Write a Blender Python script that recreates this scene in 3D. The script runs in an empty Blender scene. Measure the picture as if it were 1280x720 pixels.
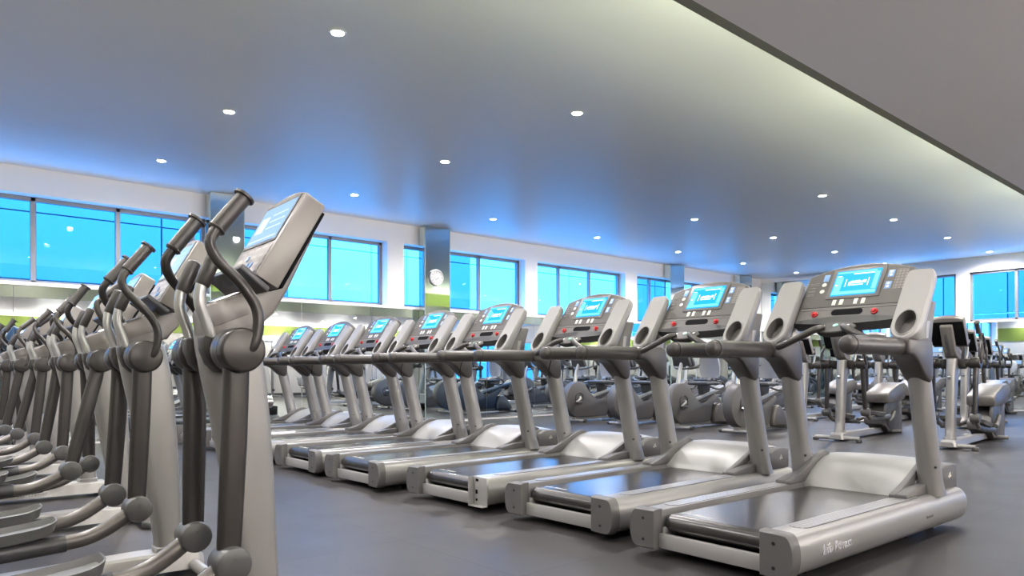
import bpy, bmesh, math, random
from mathutils import Vector, Matrix, Euler
random.seed(7)
PI = math.pi
SC = bpy.context.scene
COL = SC.collection
H_EYE = 0.97

# ------------------------------------------------------------------ materials
MATS = {}
def mat(name, col=(.5,.5,.5), metal=0.0, rough=.5, spec=.5, emit=None, estr=0, bump=None, coat=0, vary=0.0):
    m = bpy.data.materials.new(name); m.use_nodes = True
    nt = m.node_tree; b = nt.nodes['Principled BSDF']
    b.inputs['Base Color'].default_value = (*col, 1)
    b.inputs['Metallic'].default_value = metal
    b.inputs['Roughness'].default_value = rough
    b.inputs['Specular IOR Level'].default_value = spec
    if coat:
        b.inputs['Coat Weight'].default_value = coat; b.inputs['Coat Roughness'].default_value = .12
    if emit:
        b.inputs['Emission Color'].default_value = (*emit, 1); b.inputs['Emission Strength'].default_value = estr
    tc = nt.nodes.new('ShaderNodeTexCoord')
    if vary:
        n = nt.nodes.new('ShaderNodeTexNoise'); n.inputs['Scale'].default_value = 6; n.inputs['Detail'].default_value = 5
        nt.links.new(tc.outputs['Object'], n.inputs['Vector'])
        r = nt.nodes.new('ShaderNodeMapRange')
        r.inputs['To Min'].default_value = max(.02, rough-vary); r.inputs['To Max'].default_value = rough+vary
        nt.links.new(n.outputs['Fac'], r.inputs['Value']); nt.links.new(r.outputs['Result'], b.inputs['Roughness'])
    if bump:
        n = nt.nodes.new('ShaderNodeTexNoise'); n.inputs['Scale'].default_value = bump[0]; n.inputs['Detail'].default_value = 3
        nt.links.new(tc.outputs['Object'], n.inputs['Vector'])
        bp = nt.nodes.new('ShaderNodeBump'); bp.inputs['Strength'].default_value = bump[1]; bp.inputs['Distance'].default_value = .002
        nt.links.new(n.outputs['Fac'], bp.inputs['Height']); nt.links.new(bp.outputs['Normal'], b.inputs['Normal'])
    MATS[name] = m
    return m

M_SILVER = mat('silver_paint', (.245,.238,.235), .35, .33, vary=.03)
M_CREAM = mat('pale_cover', (.235,.232,.228), .1, .42, vary=.03)
M_POD = mat('pod_plastic', (.26,.253,.248), .1, .42)
M_POST = mat('post_paint', (.25,.242,.238), .45, .34, vary=.03)
M_CAP = mat('end_cap_plastic', (.085,.081,.081), 0, .5, bump=(300,.15))
M_TAUPE = mat('taupe_rubber', (.038,.033,.031), .1, .40, bump=(200,.1))
M_CONS = mat('console_plastic', (.108,.101,.098), .05, .48, vary=.03)
M_PANEL = mat('console_face', (.095,.088,.085), .2, .40)
M_DARK = mat('dark_plastic', (.045,.045,.048), 0, .4)
M_BLACK = mat('black_plastic', (.006,.006,.007), 0, .7, spec=.05)
M_BELT = mat('belt_rubber', (.022,.020,.019), 0, .26, spec=.55)
M_ROLL = mat('roller_rubber', (.02,.02,.02), 0, .35)
M_BEIGE = mat('beige_plastic', (.20,.184,.173), .1, .38, vary=.03)
M_ECOL = mat('column_paint', (.245,.235,.229), .35, .36, vary=.03)
M_ARM = mat('arm_paint', (.036,.032,.030), .4, .34, vary=.03)
M_HUB = mat('hub_plastic', (.037,.034,.032), .05, .55, spec=.3)
M_HUBL = mat('joint_plastic', (.060,.059,.058), .1, .4)
M_LINK = mat('link_paint', (.12,.110,.103), .4, .35)
M_PEDAL = mat('pedal_plastic', (.095,.096,.095), 0, .5, bump=(60,.5))
M_STAT = mat('static_bar_paint', (.36,.36,.35), .5, .3)
M_WHITE = mat('white_plastic', (.52,.52,.52), 0, .4)
M_RED = mat('red_plastic', (.45,.01,.015), 0, .3)
M_KEYB = mat('blue_keys', (.16,.30,.55), 0, .4)
M_KEYW = mat('pale_keys', (.62,.62,.56), 0, .4)
M_GREEN = mat('green_key', (.12,.42,.30), 0, .4)
M_TEXT = mat('logo_silver', (.80,.78,.82), .6, .25)
M_TEXTD = mat('print_grey', (.12,.11,.11), 0, .5)
M_BOLT = mat('bolt_metal', (.03,.03,.03), .6, .4)
M_CHROME = mat('chrome', (.75,.75,.76), 1, .14)
M_STEEL = mat('steel_plate', (.36,.35,.345), .4, .35)
M_FRAME = mat('window_frame_metal', (.24,.24,.25), .3, .45)
M_WALL = mat('wall_paint', (.86,.84,.82), 0, .75)
M_CEIL = mat('ceiling_paint', (.93,.92,.91), 0, .42, spec=.35)
M_SOFU = mat('soffit_paint', (.92,.88,.865), 0, .5, spec=.3)
M_SOFD = mat('soffit_face_olive', (.27,.27,.20), 0, .6)
M_SOFF = mat('soffit_face_green', (.22,.28,.07), 0, .7)
M_WGREEN = mat('green_wall', (.14,.19,.025), 0, .7)
M_WCREAM = mat('cream_wall', (.52,.49,.45), 0, .7)
M_MIRROR = mat('mirror_glass', (.80,.86,.87), 1, .015)
M_MIRCOL = mat('column_mirror', (.68,.76,.76), 1, .03)
M_MIREDGE = mat('mirror_edge', (.35,.45,.42), .2, .3)
M_TRIM = mat('light_trim', (.85,.85,.85), 0, .4)
M_LENS = mat('lamp_lens', (1,1,1), 0, .4, emit=(1,.93,.86), estr=110)
M_SEAT = mat('seat_vinyl', (.05,.055,.065), 0, .5)
M_MESHB = mat('mesh_back', (.38,.39,.42), .2, .45)
M_IRON = mat('iron_plates', (.03,.03,.03), .5, .5)
M_BEAM = mat('base_beam_paint', (.32,.31,.30), .35, .35)
M_FACE = mat('facade_panel', (.17,.18,.19), 0, .6)
M_FACEL = mat('facade_haze_bright', (.88,.87,.84), 0, .6)  # sky haze put into the panel colour
M_UPLIGHT = mat('added_uplight_metal', (.6,.6,.6), .6, .35)
M_FACE2 = mat('facade_panel_grey', (.13,.15,.165), 0, .5)
M_FACEG = mat('facade_glazing', (.11,.14,.17), 0, .15)
M_PAVE = mat('street_paving', (.8,.8,.8), 0, .8)

def screen_mat(name, base, bars, strength):
    m = bpy.data.materials.new(name); m.use_nodes = True; nt = m.node_tree; b = nt.nodes['Principled BSDF']
    b.inputs['Base Color'].default_value = (.01,.02,.03,1); b.inputs['Roughness'].default_value = .15
    b.inputs['Emission Color'].default_value = (*base,1); b.inputs['Emission Strength'].default_value = strength
    return m
M_SCR = screen_mat('screen_blue', (.0,.24,.62), None, 1.0)
M_SCRL = screen_mat('screen_light_blue', (.12,.52,.80), None, .9)
M_SCRW = screen_mat('screen_white', (.75,.9,1), None, 1.0)
M_ESCR = screen_mat('elliptical_screen', (.26,.42,.70), None, .6)
M_ESCRG = screen_mat('elliptical_screen_marks', (.55,.68,.86), None, .8)

# floor: rubber tiles
def floor_mat():
    m = bpy.data.materials.new('rubber_floor_tiles'); m.use_nodes = True; nt = m.node_tree; b = nt.nodes['Principled BSDF']
    N = nt.nodes.new; L = nt.links.new
    tc = N('ShaderNodeTexCoord'); mp = N('ShaderNodeMapping'); mp.inputs['Location'].default_value = (-.27,-.53,0)
    L(tc.outputs['Object'], mp.inputs['Vector'])
    br = N('ShaderNodeTexBrick'); br.offset = 0; br.inputs['Scale'].default_value = 1
    br.inputs['Brick Width'].default_value = 1; br.inputs['Row Height'].default_value = 1
    br.inputs['Mortar Size'].default_value = .004; br.inputs['Mortar Smooth'].default_value = .2
    br.inputs['Color1'].default_value = (.024,.0218,.0225,1); br.inputs['Color2'].default_value = (.029,.0265,.0272,1); br.inputs['Mortar'].default_value = (.006,.005,.006,1)
    L(mp.outputs['Vector'], br.inputs['Vector'])
    n = N('ShaderNodeTexNoise'); n.inputs['Scale'].default_value = 260; n.inputs['Detail'].default_value = 2
    n2 = N('ShaderNodeTexNoise'); n2.inputs['Scale'].default_value = 2.2; n2.inputs['Detail'].default_value = 6
    L(tc.outputs['Object'], n.inputs['Vector']); L(tc.outputs['Object'], n2.inputs['Vector'])
    r = N('ShaderNodeMapRange'); r.inputs['From Min'].default_value=.3; r.inputs['From Max'].default_value=.7; r.inputs['To Min'].default_value = .72; r.inputs['To Max'].default_value = 1.3
    L(n.outputs['Fac'], r.inputs['Value'])
    r2 = N('ShaderNodeMapRange'); r2.inputs['From Min'].default_value=.3; r2.inputs['From Max'].default_value=.7; r2.inputs['To Min'].default_value = .85; r2.inputs['To Max'].default_value = 1.15
    L(n2.outputs['Fac'], r2.inputs['Value'])
    mu = N('ShaderNodeMath'); mu.operation = 'MULTIPLY'; L(r.outputs['Result'], mu.inputs[0]); L(r2.outputs['Result'], mu.inputs[1])
    mx = N('ShaderNodeVectorMath'); mx.operation = 'SCALE'; L(br.outputs['Color'], mx.inputs[0]); L(mu.outputs[0], mx.inputs['Scale'])
    L(mx.outputs['Vector'], b.inputs['Base Color'])
    b.inputs['Roughness'].default_value = .45; b.inputs['Specular IOR Level'].default_value = .27
    r3 = N('ShaderNodeMapRange'); r3.inputs['To Min'].default_value = .36; r3.inputs['To Max'].default_value = .50
    L(n2.outputs['Fac'], r3.inputs['Value']); L(r3.outputs['Result'], b.inputs['Roughness'])
    bp = N('ShaderNodeBump'); bp.inputs['Strength'].default_value = .25; bp.inputs['Distance'].default_value = .002
    L(n.outputs['Fac'], bp.inputs['Height']); L(bp.outputs['Normal'], b.inputs['Normal'])
    return m
M_FLOOR = floor_mat()

def pad_mat():   # dimpled foot strip
    m = bpy.data.materials.new('dimpled_foot_strip'); m.use_nodes = True; nt = m.node_tree; b = nt.nodes['Principled BSDF']
    N = nt.nodes.new; L = nt.links.new
    tc = N('ShaderNodeTexCoord'); mp = N('ShaderNodeMapping'); mp.inputs['Scale'].default_value = (30,40,1)
    L(tc.outputs['Object'], mp.inputs['Vector'])
    v = N('ShaderNodeTexVoronoi'); v.inputs['Scale'].default_value = 1; v.inputs['Randomness'].default_value = .12
    L(mp.outputs['Vector'], v.inputs['Vector'])
    cr = N('ShaderNodeMapRange'); cr.inputs['From Min'].default_value = .22; cr.inputs['From Max'].default_value = .40; cr.inputs['To Min'].default_value = 1; cr.inputs['To Max'].default_value = 0
    L(v.outputs['Distance'], cr.inputs['Value'])
    mx = N('ShaderNodeMix'); mx.data_type = 'RGBA'; mx.inputs['A'].default_value = (.17,.167,.17,1); mx.inputs['B'].default_value = (.27,.266,.27,1)
    L(cr.outputs['Result'], mx.inputs['Factor']); L(mx.outputs['Result'], b.inputs['Base Color'])
    bp = N('ShaderNodeBump'); bp.inputs['Strength'].default_value = .9; bp.inputs['Distance'].default_value = .004
    L(cr.outputs['Result'], bp.inputs['Height']); L(bp.outputs['Normal'], b.inputs['Normal'])
    b.inputs['Roughness'].default_value = .32
    return m
M_PAD = pad_mat()

def keypad_mat(name, sc, c1, c2):
    m = bpy.data.materials.new(name); m.use_nodes = True; nt = m.node_tree; b = nt.nodes['Principled BSDF']
    N = nt.nodes.new; L = nt.links.new
    tc = N('ShaderNodeTexCoord'); mp = N('ShaderNodeMapping'); mp.inputs['Rotation'].default_value = (0,0,PI/2); L(tc.outputs['Object'], mp.inputs['Vector'])
    sp = N('ShaderNodeSeparateXYZ'); L(tc.outputs['Object'], sp.inputs[0])
    cb = N('ShaderNodeCombineXYZ'); L(sp.outputs['Y'], cb.inputs['X']); L(sp.outputs['Z'], cb.inputs['Y'])
    br = N('ShaderNodeTexBrick'); br.offset = 0; br.inputs['Scale'].default_value = 1; br.inputs['Brick Width'].default_value = sc[0]; br.inputs['Row Height'].default_value = sc[1]
    br.inputs['Mortar Size'].default_value = sc[2]; br.inputs['Color1'].default_value = (*c1,1); br.inputs['Color2'].default_value = (*c1,1); br.inputs['Mortar'].default_value = (*c2,1)
    L(cb.outputs[0], br.inputs['Vector']); L(br.outputs['Color'], b.inputs['Base Color']); b.inputs['Roughness'].default_value = .4
    return m
M_KPAD = keypad_mat('elliptical_keypad', (.07,.030,.010), (.33,.31,.29), (.20,.185,.17))
M_TPAD = keypad_mat('treadmill_keypad', (.020,.018,.003), (.19,.175,.165), (.115,.105,.10))
def glass_mat():
    m = bpy.data.materials.new('tinted_window_glass'); m.use_nodes = True; nt = m.node_tree
    for n in list(nt.nodes): nt.nodes.remove(n)
    N = nt.nodes.new; L = nt.links.new
    o = N('ShaderNodeOutputMaterial'); t = N('ShaderNodeBsdfTransparent'); t.inputs['Color'].default_value = (.40,.88,1,1)
    g = N('ShaderNodeBsdfGlossy'); g.inputs['Roughness'].default_value = .01
    f = N('ShaderNodeFresnel'); ge = N('ShaderNodeNewGeometry'); mr = N('ShaderNodeMapRange'); mr.inputs['To Min'].default_value = 1.45; mr.inputs['To Max'].default_value = 1/1.45; L(ge.outputs['Backfacing'], mr.inputs['Value']); L(mr.outputs['Result'], f.inputs['IOR'])
    mx = N('ShaderNodeMixShader'); L(f.outputs['Fac'], mx.inputs['Fac']); L(t.outputs[0], mx.inputs[1]); L(g.outputs[0], mx.inputs[2]); L(mx.outputs[0], o.inputs['Surface'])
    return m
M_GLASS = glass_mat()

# ------------------------------------------------------------------ geometry helpers
class MB:
    def __init__(s): s.bm = bmesh.new()
    def _bev(s, geom_faces, w, seg=2):
        if w <= 0: return
        es = set(e for f in geom_faces for e in f.edges)
        es = [e for e in es if e.is_manifold and e.calc_face_angle(0) > .5]
        if es:
            bmesh.ops.bevel(s.bm, geom=es, offset=w, segments=seg, profile=.5, affect='EDGES', clamp_overlap=True)
    def box(s, c, d, bev=0, rot=None, seg=2):
        r = bmesh.ops.create_cube(s.bm, size=1)
        M = Matrix.Translation(Vector(c)) @ (rot.to_4x4() if rot else Matrix()) @ Matrix.Diagonal((d[0],d[1],d[2],1))
        bmesh.ops.transform(s.bm, matrix=M, verts=r['verts'])
        s._bev(set(f for v in r['verts'] for f in v.link_faces), bev, seg)
        return s
    def poly(s, pts, vec, bev=0, seg=2):
        """closed polygon pts (3-D) extruded by vec"""
        vs = [s.bm.verts.new(p) for p in pts]; f = s.bm.faces.new(vs)
        r = bmesh.ops.extrude_face_region(s.bm, geom=[f])
        nv = [g for g in r['geom'] if isinstance(g, bmesh.types.BMVert)]
        bmesh.ops.translate(s.bm, verts=nv, vec=Vector(vec))
        fs = set(ff for v in vs+nv for ff in v.link_faces)
        bmesh.ops.recalc_face_normals(s.bm, faces=list(fs))
        s._bev(fs, bev, seg)
        return s
    def prism(s, xz, y0, y1, bev=0, seg=2):
        return s.poly([(x,y0,z) for x,z in xz], (0,y1-y0,0), bev, seg)
    def ring_loft(s, rings, cap=True):
        R = [[s.bm.verts.new(p) for p in ring] for ring in rings]
        n = len(R[0]); fs = []
        for a, b in zip(R, R[1:]):
            for i in range(n):
                fs.append(s.bm.faces.new((a[i], a[(i+1)%n], b[(i+1)%n], b[i])))
        if cap:
            fs.append(s.bm.faces.new(R[0][::-1])); fs.append(s.bm.faces.new(R[-1]))
        bmesh.ops.recalc_face_normals(s.bm, faces=fs)
        return s
    def tube(s, pts, rad, n=12, smooth=0, flat=1.0, up=(0,1,0)):
        """rad: number or list; flat: ratio of the second axis"""
        pts = [Vector(p) for p in pts]
        rads = list(rad) if isinstance(rad, (list,tuple)) else [rad]*len(pts)
        if smooth:
            P, Q = [], []
            for i in range(len(pts)-1):
                p0 = pts[max(i-1,0)]; p1 = pts[i]; p2 = pts[i+1]; p3 = pts[min(i+2,len(pts)-1)]
                for k in range(smooth):
                    t = k/smooth
                    P.append(.5*((2*p1)+(-p0+p2)*t+(2*p0-5*p1+4*p2-p3)*t*t+(-p0+3*p1-3*p2+p3)*t**3)); Q.append(rads[i]*(1-t)+rads[i+1]*t)
            P.append(pts[-1]); Q.append(rads[-1]); pts, rads = P, Q
        rings = []; U = Vector(up)
        for i, p in enumerate(pts):
            d = (pts[min(i+1,len(pts)-1)]-pts[max(i-1,0)]).normalized()
            a = U - d*U.dot(d)
            if a.length < 1e-4: a = d.orthogonal()
            a.normalize(); b = d.cross(a); U = a
            rings.append([p + a*(math.cos(2*PI*k/n)*rads[i]*flat) + b*(math.sin(2*PI*k/n)*rads[i]) for k in range(n)])
        return s.ring_loft(rings)
    def cyl(s, a, b, r, n=24, r2=None, bev=0):
        a = Vector(a); b = Vector(b); d = (b-a).normalized(); u = d.orthogonal().normalized(); w = d.cross(u)
        r2 = r if r2 is None else r2
        if bev:
            L = (b-a).length; prof = [(0,r-bev),(bev*.3,r-bev*.3),(bev,r),(L-bev,r2),(L-bev*.3,r2-bev*.3),(L,r2-bev)]
        else: prof = [(0,r),((b-a).length,r2)]
        return s.ring_loft([[a+d*t+(u*math.cos(2*PI*k/n)+w*math.sin(2*PI*k/n))*q for k in range(n)] for t,q in prof])
    def build(s, name, m, parent=None, loc=(0,0,0), ang=35):
        me = bpy.data.meshes.new(name); s.bm.normal_update()
        s.bm.to_mesh(me); s.bm.free()
        me.polygons.foreach_set('use_smooth', [True]*len(me.polygons))
        me.set_sharp_from_angle(angle=math.radians(ang))
        me.materials.append(m)
        o = bpy.data.objects.new(name, me); COL.objects.link(o)
        o.location = loc; o.parent = parent
        return o

def rrect(cx, cy, w, d, z, r=.5, n=20, dx=0):
    """superellipse ring in xy"""
    out = []
    for k in range(n):
        a = 2*PI*k/n; c, q = math.cos(a), math.sin(a); e = r
        out.append((cx + w/2*math.copysign(abs(c)**e, c), cy + d/2*math.copysign(abs(q)**e, q), z))
    return out

def text_obj(name, body, size, m, parent, loc, rot, shear=0, extrude=.0015, bold=0):
    cu = bpy.data.curves.new(name+'_curve', 'FONT'); cu.body = body; cu.size = size; cu.extrude = extrude; cu.shear = shear
    cu.offset = bold; cu.resolution_u = 2; cu.align_x = 'LEFT'
    t = bpy.data.objects.new('tmp', cu); COL.objects.link(t)
    dg = bpy.context.evaluated_depsgraph_get()
    me = bpy.data.meshes.new_from_object(t.evaluated_get(dg)); me.name = name
    bpy.data.objects.remove(t); me.materials.clear(); me.materials.append(m)
    o = bpy.data.objects.new(name, me); COL.objects.link(o); o.parent = parent; o.location = loc
    o.rotation_euler = rot
    return o

def tag(o, label, cat, group=None):
    o['label'] = label; o['category'] = cat
    if group: o['group'] = group
    return o
def thing(name, label=None, cat=None, loc=(0,0,0), rz=0, group=None):
    o = bpy.data.objects.new(name, None); COL.objects.link(o); o.empty_display_size = .1
    o.location = loc; o.rotation_euler = (0,0,rz)
    if label: tag(o, label, cat, group)
    return o
def struct(o): o['kind'] = 'structure'; return o
def kids(o): return [c for c in bpy.data.objects if c.parent == o]
def dup(root, loc, rz, label, group=None, sc=1):
    allo = list(bpy.data.objects); km = {}
    for c in allo:
        if c.parent: km.setdefault(c.parent.name, []).append(c)
    def rec(o, par):
        c = o.copy(); COL.objects.link(c); c.parent = par
        for k in km.get(o.name, []): rec(k, c)
        return c
    r = rec(root, None); r.location = loc; r.rotation_euler = (0,0,rz); r['label'] = label
    if group: r['group'] = group
    return r
def child(root, base):
    return [c for c in bpy.data.objects if c.parent == root and c.name.split('.')[0] == base]

# ================================================================== ROOM
XL, XR, YB, YW = -3.2, 19.5, -4.6, 11.05
HC, HS, YS = 3.59, 2.69, 2.03
def slab(name, lo, hi, m, bev=0):
    b = MB(); b.box([(a+c)/2 for a,c in zip(lo,hi)], [c-a for a,c in zip(lo,hi)], bev)
    return struct(b.build(name, m))
slab('floor', (XL-.2,YB-.2,-.12), (XR+.2,YW+.3,0), M_FLOOR)
slab('ceiling', (XL-.2,YB-.2,HC), (XR+.2,YW+.3,HC+.15), M_CEIL)
slab('ceiling_soffit', (XL-.2,YB-.2,HS), (XR+.2,YS-.06,HS+.12), M_SOFU)
slab('trim_soffit_face', (XL-.2,YS-.06,HS), (XR+.2,YS,HC-.50), M_SOFD)
slab('trim_cove_back', (XL-.2,YS-.75,HS+.12), (XR+.2,YS-.70,HC), M_SOFF)
ZS, ZT = 2.12, 3.25

# window wall with openings
def wall_with_openings(name, axis, pos, thick, a0, a1, z0, z1, ops, m):
    """ops: list of (a_lo, a_hi, z_lo, z_hi); one mesh of solid pieces"""
    b = MB()
    def put(p, q, zl, zh):
        if q-p < 1e-4 or zh-zl < 1e-4: return
        if axis == 'x': b.box(((p+q)/2, pos+thick/2, (zl+zh)/2), (q-p, abs(thick), zh-zl))
        else: b.box((pos+thick/2, (p+q)/2, (zl+zh)/2), (abs(thick), q-p, zh-zl))
    cur = a0
    for (p, q, zl, zh) in sorted(ops):
        put(cur, p, z0, z1); put(p, q, z0, zl); put(p, q, zh, z1); cur = q
    put(cur, a1, z0, z1)
    return struct(b.build(name, m))
W = [(-2.9,3.78),(4.22,6.85),(7.19,10.15),(10.50,13.36),(13.80,17.05),(17.40,18.9)]
wall_with_openings('wall_window_side', 'x', YW, .34, XL, XR+.2, 0, HC, [(a,b,ZS,ZT) for a,b in W], M_WALL)
MULL = {0:[-1.4,-.4,.6,1.6,2.6,3.6], 1:[4.74,5.84], 2:[8.1,9.08], 3:[11.33,12.32], 4:[14.52,15.5,16.4], 5:[18.1]}
def window(n, axis, pos, a, b, z0, z1, mull, sgn):
    """frame with mullions set back in the wall, one pane"""
    f = MB(); d = .07; t = .055
    def bar(p, q, zl, zh):
        if axis == 'x': f.box(((p+q)/2, pos, (zl+zh)/2), (q-p, d, zh-zl), .004, seg=1)
        else: f.box((pos, (p+q)/2, (zl+zh)/2), (d, q-p, zh-zl), .004, seg=1)
    bar(a, b, z0, z0+t*.8); bar(a, b, z1-t, z1); bar(a, a+t, z0, z1); bar(b-t, b, z0, z1)
    for mm in mull: bar(mm-.03, mm+.03, z0, z1)
    o = struct(f.build('window_%d' % n, M_FRAME))
    g = MB()
    if axis == 'x': g.box(((a+b)/2, pos, (z0+z1)/2), (b-a-.06, .008, z1-z0-.06))
    else: g.box((pos, (a+b)/2, (z0+z1)/2), (.008, b-a-.06, z1-z0-.06))
    g.build('window_pane', M_GLASS, o)
    return o
nw = 1
for i, (a, b) in enumerate(W):
    window(nw, 'x', YW+.22, a, b, ZS, ZT, MULL[i], 1); nw += 1
# sill ledge
slab('trim_1', (XL, YW-.035, ZS-.05), (XR, YW, ZS-.005), M_WALL, .004)
# far wall
FW = [(-4.0,1.7,0.02,2.08),(2.35,5.69,2.08,3.24),(5.97,8.75,2.08,3.24)]
wall_with_openings('wall_far', 'y', XR, .34, YB, YW+.3, 0, HC, FW, M_WALL)
window(nw, 'y', XR+.16, -4.0, 1.7, .02, 2.08, [-2.9,-1.7,-.6,.55], 1); nw += 1
window(nw, 'y', XR+.1, 2.35, 5.69, 2.08, 3.24, [2.9,3.84,4.76], 1); nw += 1
window(nw, 'y', XR+.1, 5.97, 8.75, 2.08, 3.24, [6.9,7.85], 1); nw += 1
# back and left walls: cream below, green band above
slab('wall_back', (XL-.2,YB-.2,0), (XR+.2,YB,HC), M_WCREAM)
slab('trim_2', (XL,YB,2.30), (XR,YB+.03,HS), M_WGREEN)
slab('wall_left', (XL-.2,YB,0), (XL,YW+.3,HC), M_WCREAM)
slab('trim_3', (XL,YB+.03,2.30), (XL+.03,YW,HC if False else 2.95), M_WGREEN)
slab('baseboard_back', (XL,YB,0), (XR,YB+.02,.12), M_DARK)

# mirrors below the windows
ORD = ['first','second','third','fourth','fifth','sixth','seventh','eighth','ninth','tenth','eleventh','twelfth','thirteenth','fourteenth','fifteenth','sixteenth','seventeenth','eighteenth']
xs = [1.36+1.29*k for k in range(-3, 15)]; k = 0
for x0 in xs:
    x1 = min(x0+1.284, XR-.03)
    if x1-x0 < .2: break
    b = MB(); b.box(((x0+x1)/2, YW-.008, 1.055), (x1-x0, .012, 2.03))
    o = b.build('mirror_panel', M_MIRROR)
    tag(o, 'frameless wall mirror under the high windows, %s panel from the left end of that wall' % ORD[k], 'mirror', 'mirror panels under the window wall'); k += 1
for i, (a, b_) in enumerate([(2.1,4.29),(4.3,6.49),(6.5,8.79)]):
    b = MB(); b.box((XR-.008, (a+b_)/2, 1.04), (.012, b_-a-.006, 2.0))
    tag(b.build('mirror_panel', M_MIRROR), ['wall mirror under the far right windows, panel nearest the low soffit','wall mirror under the far right windows, middle panel','wall mirror under the far right windows, panel nearest the tall corner mirror'][i], 'mirror', 'mirror panels on the far wall')
b = MB(); b.box((XR-.01, 9.92, 1.74), (.014, 2.2, 3.44)); tag(b.build('mirror_panel', M_MIRROR), 'tall mirror covering the far corner of the wall up to the ceiling', 'mirror')

# mirror-clad columns
cols = [(3.72,4.22,'nearest the left edge of the photo, behind the elliptical trainers'),(7.50,8.06,'carrying the round wall clock'),(14.84,15.40,'between the clock column and the far corner'),(18.02,18.62,'right beside the far corner of the hall')]
for n, (x0, x1, w) in enumerate(cols):
    t = thing('mirror_column', 'square column clad in mirror glass, ' + w, 'column', ((x0+x1)/2, YW-.115, 0), 0, 'mirror clad columns')
    b = MB(); b.box((0,0,HC/2), (x1-x0, .19, HC)); b.build('cladding', M_MIRCOL, t)
    b = MB()
    for sx in (-1,1): b.box((sx*(x1-x0)/2, -.095, HC/2), (.012,.012,HC), .002, seg=1)
    b.build('corner_trim', M_MIREDGE, t)

# clock
t = thing('wall_clock', 'round white wall clock with black numerals on the mirrored column', 'clock', (7.74, YW-.211, 2.66), 0)
b = MB(); b.ring_loft([[(math.cos(a)*r, y, math.sin(a)*r) for a in [2*PI*k/40 for k in range(40)]] for r,y in [(.150,0),(.152,-.02),(.145,-.04),(.132,-.042),(.128,-.025)]], cap=False)
b.build('rim', M_WHITE, t)
b = MB(); b.cyl((0,-.002,0),(0,-.026,0),.13,40); b.build('dial', M_WHITE, t)
b = MB()
for h in range(60):
    a = h*PI/30; big = h%5==0
    r = .116; R_ = Matrix.Rotation(-a, 3, 'Y')
    b.box((math.sin(a)*r,-.0275,math.cos(a)*r), (.006 if big else .002,.002,.014 if big else .007), rot=R_)
b.build('minute_track', M_BLACK, t)
for h in range(1,13):
    a = h*PI/6; text_obj('numeral', str(h), .034, M_BLACK, t, (math.sin(a)*.092-.009*len(str(h)), -.0275, math.cos(a)*.092-.012), (PI/2,0,0), extrude=.0005)
for ln, wd, an, nm in [(.06,.008,2.2,'hour_hand'),(.095,.005,3.9,'minute_hand')]:
    b = MB(); b.box((math.sin(an)*ln*.42,-.030,math.cos(an)*ln*.42), (wd,.002,ln), rot=Matrix.Rotation(-an,3,'Y')); b.build(nm, M_BLACK, t)

# recessed downlights
GX, GY, DX, DY = 2.721, 5.102, 2.692, 2.272
proto = None
def downlight(x, y, z, label, group, power, spot=True):
    global proto
    if proto is None:
        t = thing('downlight', label, 'ceiling light', (x,y,z), 0, group)
        b = MB(); b.ring_loft([[(math.cos(2*PI*k/28)*r, math.sin(2*PI*k/28)*r, zz) for k in range(28)] for r,zz in [(.070,.001),(.068,-.006),(.050,-.006),(.046,.0)]], cap=False); b.build('trim_ring', M_TRIM, t)
        b = MB(); b.cyl((0,0,-.002),(0,0,.0005),.046,24); b.build('lens', M_LENS, t)
        proto = t
    else:
        t = dup(proto, (x,y,z), 0, label, group)
    if spot:
        l = bpy.data.lights.new('downlight_beam','SPOT'); l.energy = power; l.spot_size = math.radians(166); l.spot_blend = 1.0; l.shadow_soft_size = .05
        l.color = (1,.955,.94)
        lo = bpy.data.objects.new('downlight_beam', l); COL.objects.link(lo); lo.location = (x,y,z-.03)
    return t
PW = 135
rown = {-1:'row beside the soffit', 0:'second row from the soffit', 1:'third row from the soffit', 2:'row along the windows'}
for j in (-1,0,1,2):
    for i in range(-2,7):
        if (i,j) in ((2,0),(2,1)): continue
        lab = 'recessed downlight in the high ceiling, %s, %s from the left end' % (rown[j], ORD[i+2])
        downlight(GX+i*DX, GY+j*DY, HC, lab, 'downlights in the high ceiling', PW*(.36 if j < 0 else 1))
for j, y in enumerate((.95,-1.3,-3.6)):
    for i in range(0,8):
        x = -1.6+2.692*i
        downlight(x, y, HS, 'recessed downlight under the low soffit, %s row in, %s from the left end' % (ORD[j], ORD[i]), 'downlights under the low soffit', PW*(.30 if j == 0 else .25))

# cove strip lights lying in the trough on top of the soffit, washing the green upstand and the high ceiling
for i in range(8):
    x = -1.2+2.692*i
    l = bpy.data.lights.new('cove_light','AREA'); l.shape = 'RECTANGLE'; l.size = 1.3; l.size_y = .08; l.energy = 22; l.color = (.95,1,.74)
    lo = bpy.data.objects.new('cove_light', l); COL.objects.link(lo); lo.location = (x,YS-.45,HC-.56); lo.rotation_euler = (PI-1.0,0,0)
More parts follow.
